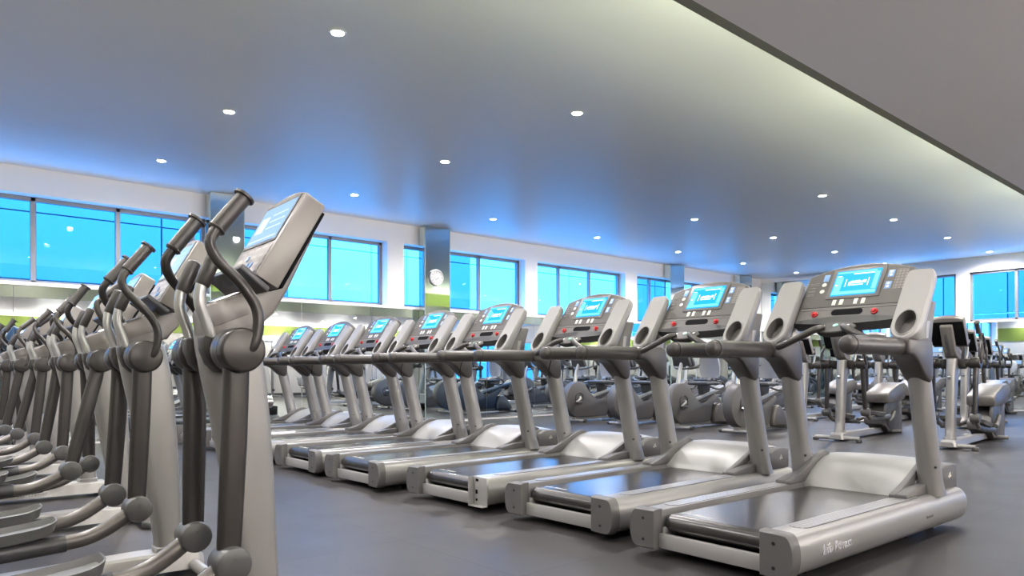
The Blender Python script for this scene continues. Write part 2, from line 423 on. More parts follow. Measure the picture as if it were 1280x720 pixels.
# uplights added on the back wall to brighten the low soffit (met in the mirrors)
sc0 = None
for i in range(8):
    x = -.4+2.4*i; l_ = 'added metal uplight on the back wall, %s from the left end of that wall' % ORD[i]
    if sc0 is None:
        sc0 = thing('added_uplight', l_, 'wall light', (x,YB,1.95), 0, 'added uplights on the back wall')
        b = MB(); b.prism([(-.15,-.04),(.15,-.04),(.17,.03),(-.17,.03)], .02, .12, .006); b.build('shade', M_UPLIGHT, sc0)
        b = MB(); b.box((0,.012,0),(.16,.024,.10),.004); b.build('back_plate', M_UPLIGHT, sc0)
    else: dup(sc0, (x,YB,1.95), 0, l_, 'added uplights on the back wall')
    l = bpy.data.lights.new('soffit_fill_light','AREA'); l.shape = 'RECTANGLE'; l.size = .26; l.size_y = .08; l.energy = 110; l.color = (1,.95,.92)
    lo = bpy.data.objects.new('soffit_fill_light', l); COL.objects.link(lo); lo.location = (x,YB+.07,1.99); lo.rotation_euler = (PI-.6,0,0)
# outside: a pale facade across the street, seen through the tinted glass
def facade(axis, pos, a0, a1, zt, seed, label, split=99):
    rnd = random.Random(seed); t = thing('building', label, 'building', (0,0,0))
    p = MB(); g = MB(); dk = MB(); lt = MB(); q = a0
    while q < a1:
        w = rnd.choice([1.0,1.3,1.7,2.1]); r = rnd.random()
        tgt = p if r < .74 else (dk if r < .92 else g); z = -1
        if q > split: tgt = lt if r < .78 else p  # panels past the split lightened in colour to imitate the brighter, hazier view
        while z < zt:
            c = ((q+w/2), pos+.15, z+.6); d = (w-.035,.3,1.175)
            if axis == 'y': c = (c[1], c[0], c[2]); d = (d[1], d[0], d[2])
            tgt.box(c, d); z += 1.2
        q += w
    p.build('cladding', M_FACE, t); dk.build('grey_cladding', M_FACE2, t)
    g.build('glazing', M_FACEG, t)
    if lt.bm.verts: lt.build('haze_bright_cladding', M_FACEL, t)
    return t
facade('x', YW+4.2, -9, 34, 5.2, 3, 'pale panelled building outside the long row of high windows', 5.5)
facade('y', XR+5.5, -12, 14.5, 4.4, 11, 'pale panelled building with glazing outside the far right windows')
b = MB(); b.box((10,8,-.3), (90,70,.2)); struct(b.build('ground_outside', M_PAVE))

# ================================================================== TREADMILL
def make_treadmill():
    t = thing('treadmill')
    L = 2.05
    for s in (-1, 1):
        # side rail: D section with a rounded outer side
        prof = [(s*.305,.045),(s*.40,.040)] + [(s*(.405+.062*math.sin(a)), .140-.098*math.cos(a)) for a in [PI*k/12 for k in range(0,13)]] + [(s*.305,.238)]
        def sec(x, k=1): return [(x, s*.385+(y-s*.385)*k, .14+(z-.14)*k) for y,z in prof]
        b = MB(); b.ring_loft([sec(.055),sec(L-.10),sec(L-.05),sec(L-.015,.985),sec(L,.95)]); rail = b.build('side_rail', M_SILVER, t, ang=40)
        b = MB(); b.ring_loft([[(x, s*.385+(y-s*.385)*k, .14+(z-.14)*k) for y,z in prof] for x,k in [(L-.001,.93),(L+.012,.92),(L+.016,.85)]]); b.build('front_cap', M_CAP, t)
        if s == -1:
            # lettering on the outer face
            text_obj('rail_lettering', 'Life Fitness', .062, M_TEXT, rail, (.25,-.4685,.122), (PI/2,0,0), shear=.35, extrude=.0025, bold=.0012)
            text_obj('model_lettering', 'FlexDeck', .024, M_TEXTD, rail, (1.42,-.4685,.13), (PI/2,0,0), extrude=.0006)
        # end cap with two screws
        pc = [(s*.298,.040),(s*.415,.036)] + [(s*(.412+.056*math.sin(a)**.8), .140-.104*math.cos(a)) for a in [PI*k/12 for k in range(1,12)]] + [(s*.415,.243),(s*.298,.245)]
        def c2(x, k): return [(x, s*.382+(y-s*.382)*k, .141+(z-.141)*k) for y,z in pc]
        b = MB(); b.ring_loft([c2(0,.93),c2(.008,.985),c2(.03,1.01),c2(.062,1.01)]); cap = b.build('end_cap', M_CAP, t, ang=50)
        b = MB()
        for z in (.085,.195): b.cyl((-.0015,s*.372,z),(.01,s*.372,z),.0085,12)
        b.build('screw', M_BOLT, cap)
        # dimpled foot strip
        n = 18; pts = []
        for k in range(n+1): a = PI/2+PI*k/n; pts.append((.24+.045*math.cos(a), s*.366+.048*math.sin(a), .2375))
        for k in range(n+1): a = -PI/2+PI*k/n; pts.append((1.44+.045*math.cos(a), s*.366+.048*math.sin(a), .2375))
        b = MB(); b.poly(pts, (0,0,.0035)); b.build('foot_strip', M_PAD, t)
    # belt and rollers
    b = MB(); arc = [(.115-.05*math.sin(a), .168+.05*math.cos(a)) for a in [PI*k/14 for k in range(15)]]
    arc += [(1.75,.118),(1.75,.126)] + [(.115-.042*math.sin(a), .168-.042*math.cos(a)) for a in [PI*k/14 for k in range(15)]] + [(1.75,.210),(1.75,.218)]
    b.prism(arc, -.262, .262); belt = b.build('running_belt', M_BELT, t, ang=40)
    text_obj('belt_lettering', 'Life Fitness', .042, M_KEYW, belt, (.155,.250,.2183), (0,0,-PI/2), shear=.3, extrude=.0003)
    b = MB(); b.cyl((.115,-.285,.168),(.115,.285,.168),.042,24); b.cyl((.115,-.300,.168),(.115,.300,.168),.018,12); b.build('rear_roller', M_ROLL, t)
    b = MB(); b.box((.95,0,.185),(1.56,.60,.045),.004); b.build('deck', M_BLACK, t)
    b = MB(); b.box((.055,0,.082),(.03,.60,.075),.003); b.box((.10,.285,.10),(.08,.02,.10),.002); b.build('rear_crossbar', M_STEEL, t)
    b = MB(); b.box((1.0,0,.075),(1.8,.56,.02)); b.build('belly_pan', M_BLACK, t)
    # motor cover: humped hood
    rings = []
    prof = [(1.50,.232),(1.535,.262),(1.60,.312),(1.68,.362),(1.76,.396),(1.84,.412),(1.92,.412),(2.0,.404),(2.055,.392)]
    for j in range(13):
        y = -.345+.69*j/12; e = 1-.10*(abs(y)/.345)**3
        rings.append([(x + .02*(1-(y/.345)**2)*(1 if x<1.6 else 0), y, .215+(z-.215)*e) for x,z in prof]+[(2.06,y,.18),(1.50,y,.18)])
    b = MB(); b.ring_loft(rings); hood = b.build('motor_cover', M_CREAM, t, ang=40)
    for s in (-1,1):
        b = MB(); b.prism([(1.78,.235),(2.062,.235),(2.062,.375),(2.0,.385),(1.90,.392),(1.78,.365)], min(s*.345,s*.353), max(s*.345,s*.353), .002)
        sp = b.build('side_panel', M_CAP, hood)
        b = MB(); b.prism([(1.775,.236),(2.055,.236),(2.055,.378),(1.98,.388),(1.88,.388),(1.80,.36),(1.775,.33)], min(s*.335,s*.405), max(s*.335,s*.405), .010, 3); b.build('hood_wing', M_CAP, hood)
        if s == -1:
            b = MB()
            for dx,dz,w,h in [(0,0,.006,.03),(.012,.004,.006,.022),(.022,-.002,.010,.010),(-.012,-.002,.009,.009),(.012,.018,.012,.005)]:
                b.box((1.93+dx,-.406,.315+dz),(w,.003,h),.001,seg=1)
            b.build('emblem', M_KEYW, sp)
        # curved fin between upright and hood
        fin = [(1.33,.236),(1.50,.236),(1.60,.255),(1.72,.315),(1.86,.405),(1.80,.425),(1.72,.408),(1.62,.365),(1.50,.312),(1.40,.275),(1.33,.258)]
        b = MB(); b.prism(fin, s*.300, s*.338, .008); b.prism([(1.33,.236),(1.62,.236),(1.62,.30),(1.45,.285),(1.33,.262)], s*.335, s*.40, .008); b.build('cover_fin', M_CAP if s==-1 else M_CAP, t)
        # upright
        cs = [(1.690,.16,.15,.228),(1.682,.155,.135,.26),(1.668,.150,.122,.32),(1.60,.146,.116,.60),(1.505,.143,.112,.98),(1.475,.150,.118,1.12),(1.50,.14,.12,1.24)]
        b = MB(); b.ring_loft([rrect(x, s*.395, w, d, z, .82) for x,w,d,z in cs]); up = b.build('upright', M_POST, t, ang=60)
        b = MB(); b.cyl((1.60,s*.395-.0605,.40),(1.60,s*.395-.05,.40),.007,10); b.build('screw', M_BOLT, up)
        # bracket joining rail and upright
        br = [(1.23,1.138),(1.36,1.138),(1.48,1.150),(1.545,1.13),(1.562,1.02),(1.560,.93),(1.545,.895),(1.51,.885),(1.465,.905),(1.405,.955),(1.345,1.010),(1.285,1.040),(1.23,1.045)]
        b = MB(); b.prism(br, s*.395-.064, s*.395+.064, .024, 3); b.build('handrail_bracket', M_TAUPE, t, ang=50)
        # handrail
        b = MB(); b.tube([(1.26,s*.395,1.092),(.66,s*.395,1.092),(.635,s*.395,1.092),(.622,s*.395,1.092)], [.050,.048,.044,.030], 20, flat=.9); hr = b.build('handrail', M_TAUPE, t, ang=50)
        b = MB(); b.tube([(.700,s*.395,1.092),(.672,s*.395,1.092)], [.0515,.0515], 20, flat=.9); b.build('grip_collar', M_TAUPE, hr)
        # cup-holder arm: rounded slab, tilted back, with an oval recess
        P0 = Vector((1.265,0,1.135)); V = Vector((.30,0,.43)).normalized(); Nn = Vector((-V.z,0,V.x))
        hw = .080; LN = .50; N = 48; outer = []; inner = []
        for k in range(N):
            a = 2*PI*k/N; c, q = math.cos(a), math.sin(a)
            u = math.copysign(abs(c)**.55, c)*hw
            vv = LN/2 + math.copysign(abs(q)**.35, q)*LN/2
            if q < 0:
                vv = .10 + q*.10; u = c*hw
            # scale upper half to the top
            else: vv = .10 + (abs(q)**.22)*(LN-.10); u = math.copysign(abs(c)**.22, c)*hw
            outer.append((u, vv)); inner.append((c*.052, .115+q*.082))
        def pt(u, v, n): return P0 + V*v + Nn*n + Vector((0, s*.397+u, 0))
        b = MB(); bm = b.bm
        def cut(u, v, d):  # back follows, top front corner chamfered
            return pt(u, v, -d)
        Rr = [[pt(u*.93,.012+v*.975,0) for u,v in outer],[pt(u,v,-.010) for u,v in outer],[pt(u,v,-.045-.02*(1-v/LN)) for u,v in outer],[pt(u*.9,.01+v*.96,-.060-.02*(1-v/LN)) for u,v in outer]]
        b.ring_loft(Rr, cap=False)
        back = [bm.verts.new(pt(u*.9,.01+v*.96,-.060-.02*(1-v/LN))) for u,v in outer]; bm.faces.new(back[::-1])
        fr = [bm.verts.new(pt(u*.93,.012+v*.975,0)) for u,v in outer]; inn = [bm.verts.new(pt(u,v,0)) for u,v in inner]
        for k in range(N): bm.faces.new((fr[k],fr[(k+1)%N],inn[(k+1)%N],inn[k]))
        bmesh.ops.remove_doubles(bm, verts=bm.verts, dist=1e-5); bmesh.ops.recalc_face_normals(bm, faces=bm.faces)
        arm = b.build('console_arm', M_POD, t, ang=40)
        b = MB(); b.ring_loft([[pt(u,v,.0015) for u,v in inner],[pt(u,v,-.02) for u,v in inner],[pt(u*.9,v*.9+.01,-.062) for u,v in inner]], cap=False)
        cf = [b.bm.verts.new(pt(u*.9,v*.9+.01,-.062)) for u,v in inner]; b.bm.faces.new(cf); b.build('cup_well', M_CONS, arm)
        b = MB(); b.ring_loft([[pt(u*k,(v-.115)*k+.115,n_) for u,v in inner] for k,n_ in [(1.0,.001),(1.03,.005),(1.09,.005),(1.12,.0)]], cap=False); b.build('cup_rim', M_SILVER, arm)
        # console arm lower neck
        b = MB(); b.prism([(1.31,1.10),(1.55,1.10),(1.575,1.22),(1.62,1.36),(1.53,1.36),(1.36,1.16)], s*.398-.055, s*.398+.055, .015); b.build('arm_neck', M_CONS, t)
        # wheels
    for y in (-.33,.33):
        b = MB(); b.cyl((1.83,y-.018,.034),(1.83,y+.018,.034),.034,20,bev=.005); b.cyl((1.83,y-.03,.034),(1.83,y+.03,.034),.010,10); b.box((1.83,y,.065),(.05,.05,.04)); b.build('transport_wheel', M_BLACK, t)
        b = MB(); b.cyl((.32,y,.0),(.32,y,.05),.022,16,bev=.003); b.build('levelling_foot', M_BLACK, t)
        b = MB(); b.cyl((1.45,y,.0),(1.45,y,.05),.022,16,bev=.003); b.build('levelling_foot', M_BLACK, t)
    # console: plane frame
    O = Vector((1.430,0,1.262)); V = Vector((.30,0,.43)).normalized(); Nn = Vector((-V.z,0,V.x)); Yv = Vector((0,1,0))
    def cp(y, v, n=0): return O + V*v + Nn*n + Yv*y
    hw = .328; top = []
    K = 20
    def ctop(y): return .452 - .075*(y/hw)**2
    outline = [cp(-hw,.0)] + [cp(-hw+2*hw*k/K, ctop(-hw+2*hw*k/K)) for k in range(K+1)] + [cp(hw,.0)] + [cp(hw-2*hw*k/K, .018*math.cos(PI/2*(1-2*k/K))) for k in range(1,K)]
    b = MB(); b.poly(outline, -Nn*.075, .006); con = b.build('console', M_CONS, t, ang=40)
    # inset face plate
    fo = [cp(-hw+.012,.115,.0005)] + [cp((-hw+.012)*(1-2*k/K), ctop((-hw+.012)*(1-2*k/K))-.012, .0005) for k in range(K+1)] + [cp(hw-.012,.115,.0005)]
    b = MB(); b.poly(fo, Nn*.003, .001, 1); face = b.build('face_plate', M_PANEL, con, ang=30)
    # dark lip below
    lp = [cp(-hw,-.004,.004)] + [cp(-hw+2*hw*k/K, -.004-.022*math.sin(PI*k/K)**.7, .008) for k in range(1,K)] + [cp(hw,-.004,.004)] + [cp(hw-2*hw*k/K,.034*math.sin(PI*k/K)**.6+.002,.004) for k in range(0,K+1)]
    b = MB(); b.poly(lp, -Nn*.08, 0); b.build('lower_lip', M_DARK, con)
    # screen
    def slabp(y0,y1,v0,v1,n0,n1,bev=0):
        return ([cp(y0,v0,n0),cp(y1,v0,n0),cp(y1,v1,n0),cp(y0,v1,n0)], Nn*(n1-n0), bev)
    b = MB(); b.poly(*slabp(-.165,.165,.175,.415,.003,.008,.002)); fr_ = b.build('screen_bezel', M_CONS, con)
    b = MB(); b.poly(*slabp(-.140,.140,.195,.395,.008,.0095)); scr = b.build('screen', M_SCR, fr_)
    b = MB()
    for q in [(.088,.132,.225,.345,.0095,.0105),(-.135,.135,.205,.228,.0095,.0105),(-.132,-.105,.235,.372,.0095,.0102),(-.11,.132,.375,.387,.0095,.0102)]: b.poly(*slabp(*q))
    b.build('screen_bars', M_SCRL, scr)
    b = MB(); rr = random.Random(2)
    b.poly(*slabp(-.055,.045,.2885,.2915,.0095,.0104)); b.poly(*slabp(.040,.0445,.2725,.2895,.0095,.0104))
    y = .045
    while y > -.055:
        w = rr.choice([.006,.009,.012]); b.poly(*slabp(y-w,y,.290,.290+rr.choice([.012,.017,.02]),.0095,.0108)); y -= w+.003
    y = .04
    while y > -.05: b.poly(*slabp(y-.007,y,.272,.279,.0095,.0108)); y -= .010
    for q in [(-.10,.03,.362,.368,.0095,.0108),(.062,.066,.265,.325,.0095,.0108),(-.078,-.074,.265,.325,.0095,.0108),(.112,.128,.275,.285,.0105,.0115),(.10,.13,.35,.354,.0105,.0115)]: b.poly(*slabp(*q))
    b.build('screen_lettering', M_SCRW, scr)
    # keys
    for y in (.10,.055,-.035,-.08):
        b = MB(); b.poly(*slabp(y-.012,y+.012,.125,.168,.003,.006,.002)); b.build('arrow_key', M_KEYW, con)
    for v in (.245,.300):
        b = MB(); b.cyl(cp(.205,v,.003),cp(.205,v,.006),.015,16); b.build('round_key', M_KEYW, con)
    b = MB()
    for v in (.215,.225,.245,.255,.275): b.poly(*slabp(.255,.300,v,v+.004,.003,.005))
    for v in (.30,.315): b.poly(*slabp(.24,.30,v,v+.003,.003,.005))
    b.build('key_lettering', M_CREAM, con)
    b = MB(); b.poly(*slabp(-.302,-.232,.22,.375,.003,.0045)); b.build('number_keypad', M_TPAD, con)
    b = MB(); b.poly(*slabp(-.05,.05,.425,.433,.003,.0045)); b.build('console_badge', M_CONS, con)
    for (y,v) in [(.205,.355),(-.200,.345),(-.200,.255)]:
        b = MB(); b.poly(*slabp(y-.018,y+.018,v-.028,v+.028,.003,.0045,.001)); bk_ = b.build('blue_key', M_KEYB, con)
        if y < 0:
            for dv in (.012,-.012): b = MB(); b.cyl(cp(y,v+dv,.0045),cp(y,v+dv,.006),.009,12); b.build('arrow_button', M_KEYW, bk_)
    # accessory slot
    pts = [(math.cos(a)*.022+(.075 if math.cos(a)>0 else -.075), math.sin(a)*.022) for a in [2*PI*k/24 for k in range(24)]]
    b = MB(); b.poly([cp(u,.068+v,.001) for u,v in pts], Nn*.002); b.build('accessory_slot', M_BLACK, con)
    b = MB(); b.poly([cp(-.30,.095,0),cp(.30,.095,0),cp(.30,.099,0),cp(-.30,.099,0)], Nn*.004); b.build('panel_seam', M_CREAM, con)
    for y in (.20,-.17):
        b = MB(); b.cyl(cp(y,.058,0),cp(y,.058,.012),.020,16,bev=.004); b.cyl(cp(y,.058,.01),cp(y,.058,.022),.013,16,bev=.003); b.build('stop_button', M_RED, con)
    # pulse bar: oval head on bent arms
    b = MB(); hpts = []
    for s in (1,-1):
        b.tube([(1.27,s*.36,1.105),(1.24,s*.30,1.115),(1.235,s*.20,1.155),(1.26,s*.10,1.205),(1.30,s*.06,1.222)], [.020,.021,.021,.022,.018], 12, smooth=5)
    pb = b.build('pulse_bar', M_TAUPE, t)
    b = MB(); Q = Vector((1.32,0,1.212)); T = Vector((.80,0,.50)).normalized(); Nq = Vector((-T.z,0,T.x))
    ov = [(math.cos(2*PI*k/32)*.125, math.sin(2*PI*k/32)*.062) for k in range(32)]
    def qp(u, v, n): return Q + Yv*u + T*v + Nq*n
    b.ring_loft([[qp(u*k,v*k,n) for u,v in ov] for k,n in [(.93,.012),(1,.006),(1,-.006),(.85,-.03),(.4,-.045)]]); hd = b.build('pulse_head', M_HUB, pb)
    for u in (.075,-.075):
        b = MB()
        for v in (-.014,.014): b.poly([qp(u-.008,v-.008,.012),qp(u+.008,v-.008,.012),qp(u+.008,v+.008,.012),qp(u-.008,v+.008,.012)], Nq*.002)
        b.build('pulse_key', M_KEYW, pb)
    b = MB(); b.cyl(qp(0,.016,.011), qp(0,.016,.015), .016, 16); b.build('start_key', M_GREEN, pb)
    return t

def loc_of(t, rz, x, y):
    return (t[0]+x*math.cos(rz)-y*math.sin(rz), t[1]+x*math.sin(rz)+y*math.cos(rz))
TM = make_treadmill()
TPOSE = [(3.012,2.017,-.033),(3.101,3.125,-.012),(3.074,4.244,-.006),(2.999,5.437,-.010),(3.018,6.54,-.012),(3.04,7.69,-.02),(3.07,8.83,-.012),(3.07,9.95,-.012)]
TL = ['large grey treadmill nearest the camera at the right, closest to the photo\'s right edge',
 'grey treadmill just behind the nearest one, second in the long row',
 'grey treadmill missing its plastic right end cap, bare metal plate showing',
 'grey treadmill next behind the one with the missing end cap',
 'fifth treadmill back in the row, thin black safety cord on its upright',
 'sixth treadmill back in the row, partly behind the next ones\' handrails',
 'last but one treadmill of the row, tinted blue by the window light',
 'last treadmill of the row, nearest the mirrors under the windows']
tms = []
tag(TM, TL[0], 'treadmill', 'treadmills in the long row')
for i, (x, y, a) in enumerate(TPOSE):
    o = TM if i == 0 else dup(TM, (x,y,0), a, TL[i], 'treadmills in the long row')
    o.location = (x,y,0); o.rotation_euler = (0,0,a); tms.append(o)
# third machine: right end cap gone
for c in child(tms[2], 'end_cap'):
    ys = [v.co.y for v in c.data.vertices]
    if sum(ys) < 0:
        for k in kids(c): bpy.data.objects.remove(k)
        bpy.data.objects.remove(c)
b = MB(); b.box((.052,-.382,.14),(.006,.150,.195),.002); b.box((.03,-.308,.14),(.05,.004,.195)); b.box((.028,-.382,.0435),(.05,.150,.004))
pl = b.build('end_plate', M_STEEL, tms[2]); pl['label'] = 'bare metal end plate'
b = MB(); b.box((.0485,-.35,.215),(.004,.03,.018),.003); b.box((.0485,-.345,.135),(.004,.022,.028),.001); b.cyl((.0505,-.345,.08),(.0465,-.345,.08),.009,12); b.build('plate_hole', M_BLACK, pl)
# safety cords looped over some uprights
cord = None
for i in (2,3,4,6):
    if cord is None:
        b = MB(); b.tube([(1.42,.30,1.10),(1.40,.325,1.0),(1.40,.335,.93),(1.42,.345,.90),(1.445,.350,.93),(1.45,.345,1.0),(1.46,.32,1.10),(1.47,.31,1.15)], .0035, 6, smooth=6, up=(1,0,0)); cord = b.build('safety_cord', M_BLACK, tms[i])
    else:
        c = cord.copy(); COL.objects.link(c); c.parent = tms[i]

# ================================================================== ELLIPTICAL
PV = 1.035
def make_elliptical():
    t = thing('elliptical_trainer')
    b = MB(); sec = lambda x,w,z0,z1: [(x,-w,z0),(x,-w*.85,z1-.012),(x,-w*.7,z1),(x,w*.7,z1),(x,w*.85,z1-.012),(x,w,z0)]
    b.ring_loft([sec(-1.35,.05,.028,.10),sec(-.5,.06,.028,.105),(sec(.02,.085,.028,.115)),sec(.27,.10,.028,.11),sec(.30,.08,.03,.085)]); bb = b.build('base_beam', M_BEAM, t, ang=30)
    text_obj('beam_lettering', 'Cross-Trainer', .042, M_TEXTD, bb, (-.36,-.0800,.045), (PI/2-.35,0,-.045), extrude=.0005)
    b = MB(); b.tube([(.25,-.29,.045),(.25,.29,.045)], .026, 14); fs = b.build('front_stabiliser', M_BEAM, t)
    for s in (-1,1):
        b = MB(); b.cyl((.25,s*.285,.0),(.25,s*.285,.042),.038,20,bev=.008); b.build('levelling_foot', M_HUBL, fs)
    b = MB(); b.tube([(-1.45,-.26,.04),(-1.45,.26,.04)], .026, 14); b.build('rear_stabiliser', M_BEAM, t)
    cs = [(0.156,.140,.135,.098),(0.156,.138,.132,.135),(0.155,.122,.108,.140),(0.143,.132,.106,.28),(0.126,.152,.105,.45),(0.108,.175,.106,.62),(0.086,.196,.108,.80),(0.063,.212,.11,.95),(0.044,.21,.115,1.05),(0.036,.20,.118,1.09)]
    b = MB(); b.ring_loft([rrect(x, 0, w, d, z, .62, 24) for x,w,d,z in cs]); c_ = b.build('column', M_ECOL, t, ang=60)
    b = MB(); b.cyl((.165,0,.86),(.1955,0,.86),.022,20,bev=.003); b.build('column_badge', M_CHROME, c_)
    # pivot tube and cups
    b = MB(); b.cyl((0,-.20,PV),(0,.20,PV),.050,24); b.build('pivot_tube', M_HUB, t)
    for s in (-1,1):
        pr = [(-.075,1.085),(.065,1.085),(.062,1.03),(.045,.985),(.01,.962),(-.025,.965),(-.055,.995),(-.072,1.04)]
        b = MB(); b.prism(pr, min(s*.060,s*.135), max(s*.060,s*.135), .010); b.build('pivot_cup', M_HUB, t, ang=50)
        # moving arm: pivot, curved handle, lower tube; origin at the pivot
        b = MB(); b.cyl((0,-.065,0),(0,.055,0),.070,28,bev=.010); b.cyl((0,-.02,-.0),(0,.02,-.0),.071,28)
        b.ring_loft([rrect(-.005,0,.080,.055,z,.75,16) for z in (-.03,-.10)]+[rrect(-.012,0,.080,.052,-.30,.75,16),rrect(-.028,0,.074,.050,-.62,.75,16)])
        arm = b.build('swing_arm', M_ARM, t, (0,s*.235,PV), ang=45)
        b = MB(); hy = s*.052
        b.tube([(0,hy*.5,0),(.028,hy,.005),(.046,hy*1.1,.070),(.040,hy*1.1,.135),(-.004,hy,.205),(-.066,hy*.6,.275),(-.086,hy*.3,.330),(-.062,hy*.1,.378),(-.050,hy*0,.393)], .0175, 14, smooth=6); b.build('curved_handle', M_ARM, arm)
        b = MB(); b.tube([(-.066,0,.372),(-.062,0,.377),(-.060,0,.380),(-.050,0,.393),(.020,0,.483),(.021,0,.4845),(.026,0,.491)], [.024,.029,.026,.0255,.0255,.034,.034], 18); b.build('foam_grip', M_TAUPE, arm)
        # joint cap + pedal link + pedal; origin at the joint
        b = MB(); b.cyl((0,-.055,0),(0,.05,0),.056,28,bev=.012); b.cyl((0,-.0565,.02),(0,-.05,.02),.006,10); jc = b.build('joint_cap', M_HUBL, t, (-.048,s*.24,PV-.68))
        b = MB(); b.tube([(0,0,0),(-.06,-s*.005,-.035),(-.13,-s*.010,-.070),(-.20,-s*.015,-.090),(-.28,-s*.02,-.095),(-.34,-s*.02,-.095)], .032, 14, smooth=4, flat=.8)
        lk = b.build('pedal_link', M_LINK, t, (-.048,s*.24,PV-.68))
        b = MB(); b.tube([(-.275,-s*.02,-.095),(-.45,-s*.02,-.092),(-.95,-s*.02,-.075)], .037, 14, flat=.8); b.build('link_sleeve', M_DARK, lk)
        # tray pedal
        N = 40; wx, wy = .20, .090; cx, cy = -.50, -s*.05
        def ring(kx, z): return [(cx+math.copysign(abs(math.cos(2*PI*k/N))**.28, math.cos(2*PI*k/N))*(wx+kx), cy+math.copysign(abs(math.sin(2*PI*k/N))**.5, math.sin(2*PI*k/N))*(wy+kx), z + .02*max(0,(math.cos(2*PI*k/N)))) for k in range(N)]
        b = MB(); b.ring_loft([ring(-.025,-.060),ring(-.010,-.052),ring(.004,-.008),ring(-.002,-.007),ring(-.012,-.034)]); b.build('pedal', M_PEDAL, lk, ang=40)
        # fixed handlebar
        b = MB(); b.tube([(-.045,s*.115,1.07),(-.058,s*.118,1.12),(-.080,s*.12,1.185),(-.078,s*.12,1.235),(-.070,s*.12,1.262)], .0185, 14, smooth=4); fh = b.build('fixed_handlebar', M_STAT, t)
        b = MB(); b.tube([(-.074,s*.12,1.245),(-.072,s*.12,1.25),(-.034,s*.12,1.345),(-.030,s*.12,1.352),(-.028,s*.12,1.357)], [.020,.0235,.0235,.020,.008], 14); b.build('foam_grip', M_TAUPE, fh)
    # neck body
    nk = [(-.058,1.165),(-.050,1.082),(.03,1.078),(.128,1.120),(.185,1.175),(.235,1.26),(.300,1.395),(.330,1.455),(.328,1.480),(.305,1.500),(.20,1.35),(.13,1.27),(.085,1.243),(-.040,1.192)]
    b = MB(); b.prism(nk, -.068, .068, .014, 3); nb = b.build('neck_cover', M_BEIGE, t, ang=40)
    for s in (-1,1):
        b = MB(); b.prism([(-.048,1.178),(.085,1.232),(.095,1.165),(-.02,1.118)], min(s*.069,s*.073), max(s*.069,s*.073), .002); b.build('side_inlay', M_BEIGE, nb)
    b = MB(); b.prism([(-.035,1.1945),(.08,1.2435),(.078,1.2475),(-.037,1.1985)], -.06, .06); b.build('reading_rest', M_CHROME, nb)
    # console, tilted box
    V = Vector((.171,0,.298)).normalized(); Nn = Vector((-V.z,0,V.x)); O = Vector((.078,0,1.285)); Yv = Vector((0,1,0))
    def cp(y,v,n=0): return O+V*v+Nn*n+Yv*y
    K = 14; hw = .185; LN = .345
    out = [cp(-hw,0)]+[cp(-hw+2*hw*k/K, LN+.028*(1-(1-2*k/K)**2)) for k in range(K+1)]+[cp(hw,0)]
    b = MB(); b.poly(out, -Nn*.085, .008, 2); con = b.build('console', M_BEIGE, t, ang=40)
    b = MB(); b.poly([cp(-hw+.022,.145,.0),cp(hw-.022,.145,0),cp(hw-.022,LN-.004,0),cp(-hw+.022,LN-.004,0)], Nn*.003, .001, 1); bz = b.build('screen_bezel', M_DARK, con)
    b = MB(); b.poly([cp(-hw+.036,.158,.003),cp(hw-.036,.158,.003),cp(hw-.036,LN-.018,.003),cp(-hw+.036,LN-.018,.003)], Nn*.0015); sc_ = b.build('screen', M_ESCR, bz)
    for y0,y1,v0,v1 in [(-.13,.13,.172,.175),(.05,.12,.21,.28),(-.12,.02,.22,.222),(-.12,.02,.25,.252),(-.12,.02,.28,.282)]:
        b = MB(); b.poly([cp(y0,v0,.0045),cp(y1,v0,.0045),cp(y1,v1,.0045),cp(y0,v1,.0045)], Nn*.0006); b.build('screen_marking', M_ESCRG, sc_)
    b = MB(); b.poly([cp(-.16,.02,0),cp(.16,.02,0),cp(.16,.13,0),cp(-.16,.13,0)], Nn*.002, .001, 1); b.build('keypad', M_KPAD, con)
    for y, v in ((-.06,.055),(-.02,.055),(.02,.09)):
        b = MB(); b.cyl(cp(y,v,.002),cp(y,v,.005),.012,14); b.build('blue_button', M_KEYB, con)
    b = MB(); b.poly([cp(-.185,-.03,-.06),cp(.185,-.03,-.06),cp(.185,-.012,.055),cp(-.185,-.012,.055)], V*.022, .006); b.build('reading_ledge', M_DARK, con)
    b = MB(); b.poly([cp(-.185,.01,-.085),cp(.185,.01,-.085),cp(.175,LN-.02,-.085),cp(-.175,LN-.02,-.085)], -Nn*.012, .004); b.build('back_plate', M_BLACK, con)
    b = MB(); b.tube([cp(0,-.10,-.10),cp(0,.06,-.115),cp(0,.17,-.11),cp(0,.20,-.10)], [.045,.045,.040,.025], 16, smooth=4, flat=1.1); b.build('neck_spine', M_CONS, con)
    # rear drive housing
    b = MB(); b.prism([(-1.02,.16),(-1.02,.26),(-1.22,.36),(-1.36,.42),(-1.40,.50),(-1.86,.50),(-1.86,.03),(-1.30,.03),(-1.18,.12)], -.13, .13, .02); hs = b.build('drive_housing', M_CAP, t)
    b = MB(); b.prism([(-1.16,.46),(-1.16,.60),(-1.24,.635),(-1.60,.74),(-1.86,.76),(-2.02,.70),(-2.02,.62),(-1.84,.50),(-1.55,.46)], -.17, .17, .03); b.build('housing_lid', M_LINK, hs)
    for s in (-1,1):
        b = MB(); b.cyl((-1.42,s*.10,.33),(-1.42,s*.145,.33),.27,32,bev=.015); b.build('crank_disc', M_HUBL, t)
        b = MB(); b.tube([(-1.42,s*.16,.33),(-1.30,s*.17,.25),(-1.02,s*.21,.215)], .028, 12); b.build('crank_arm', M_LINK, t)
    return t
EL = make_elliptical()
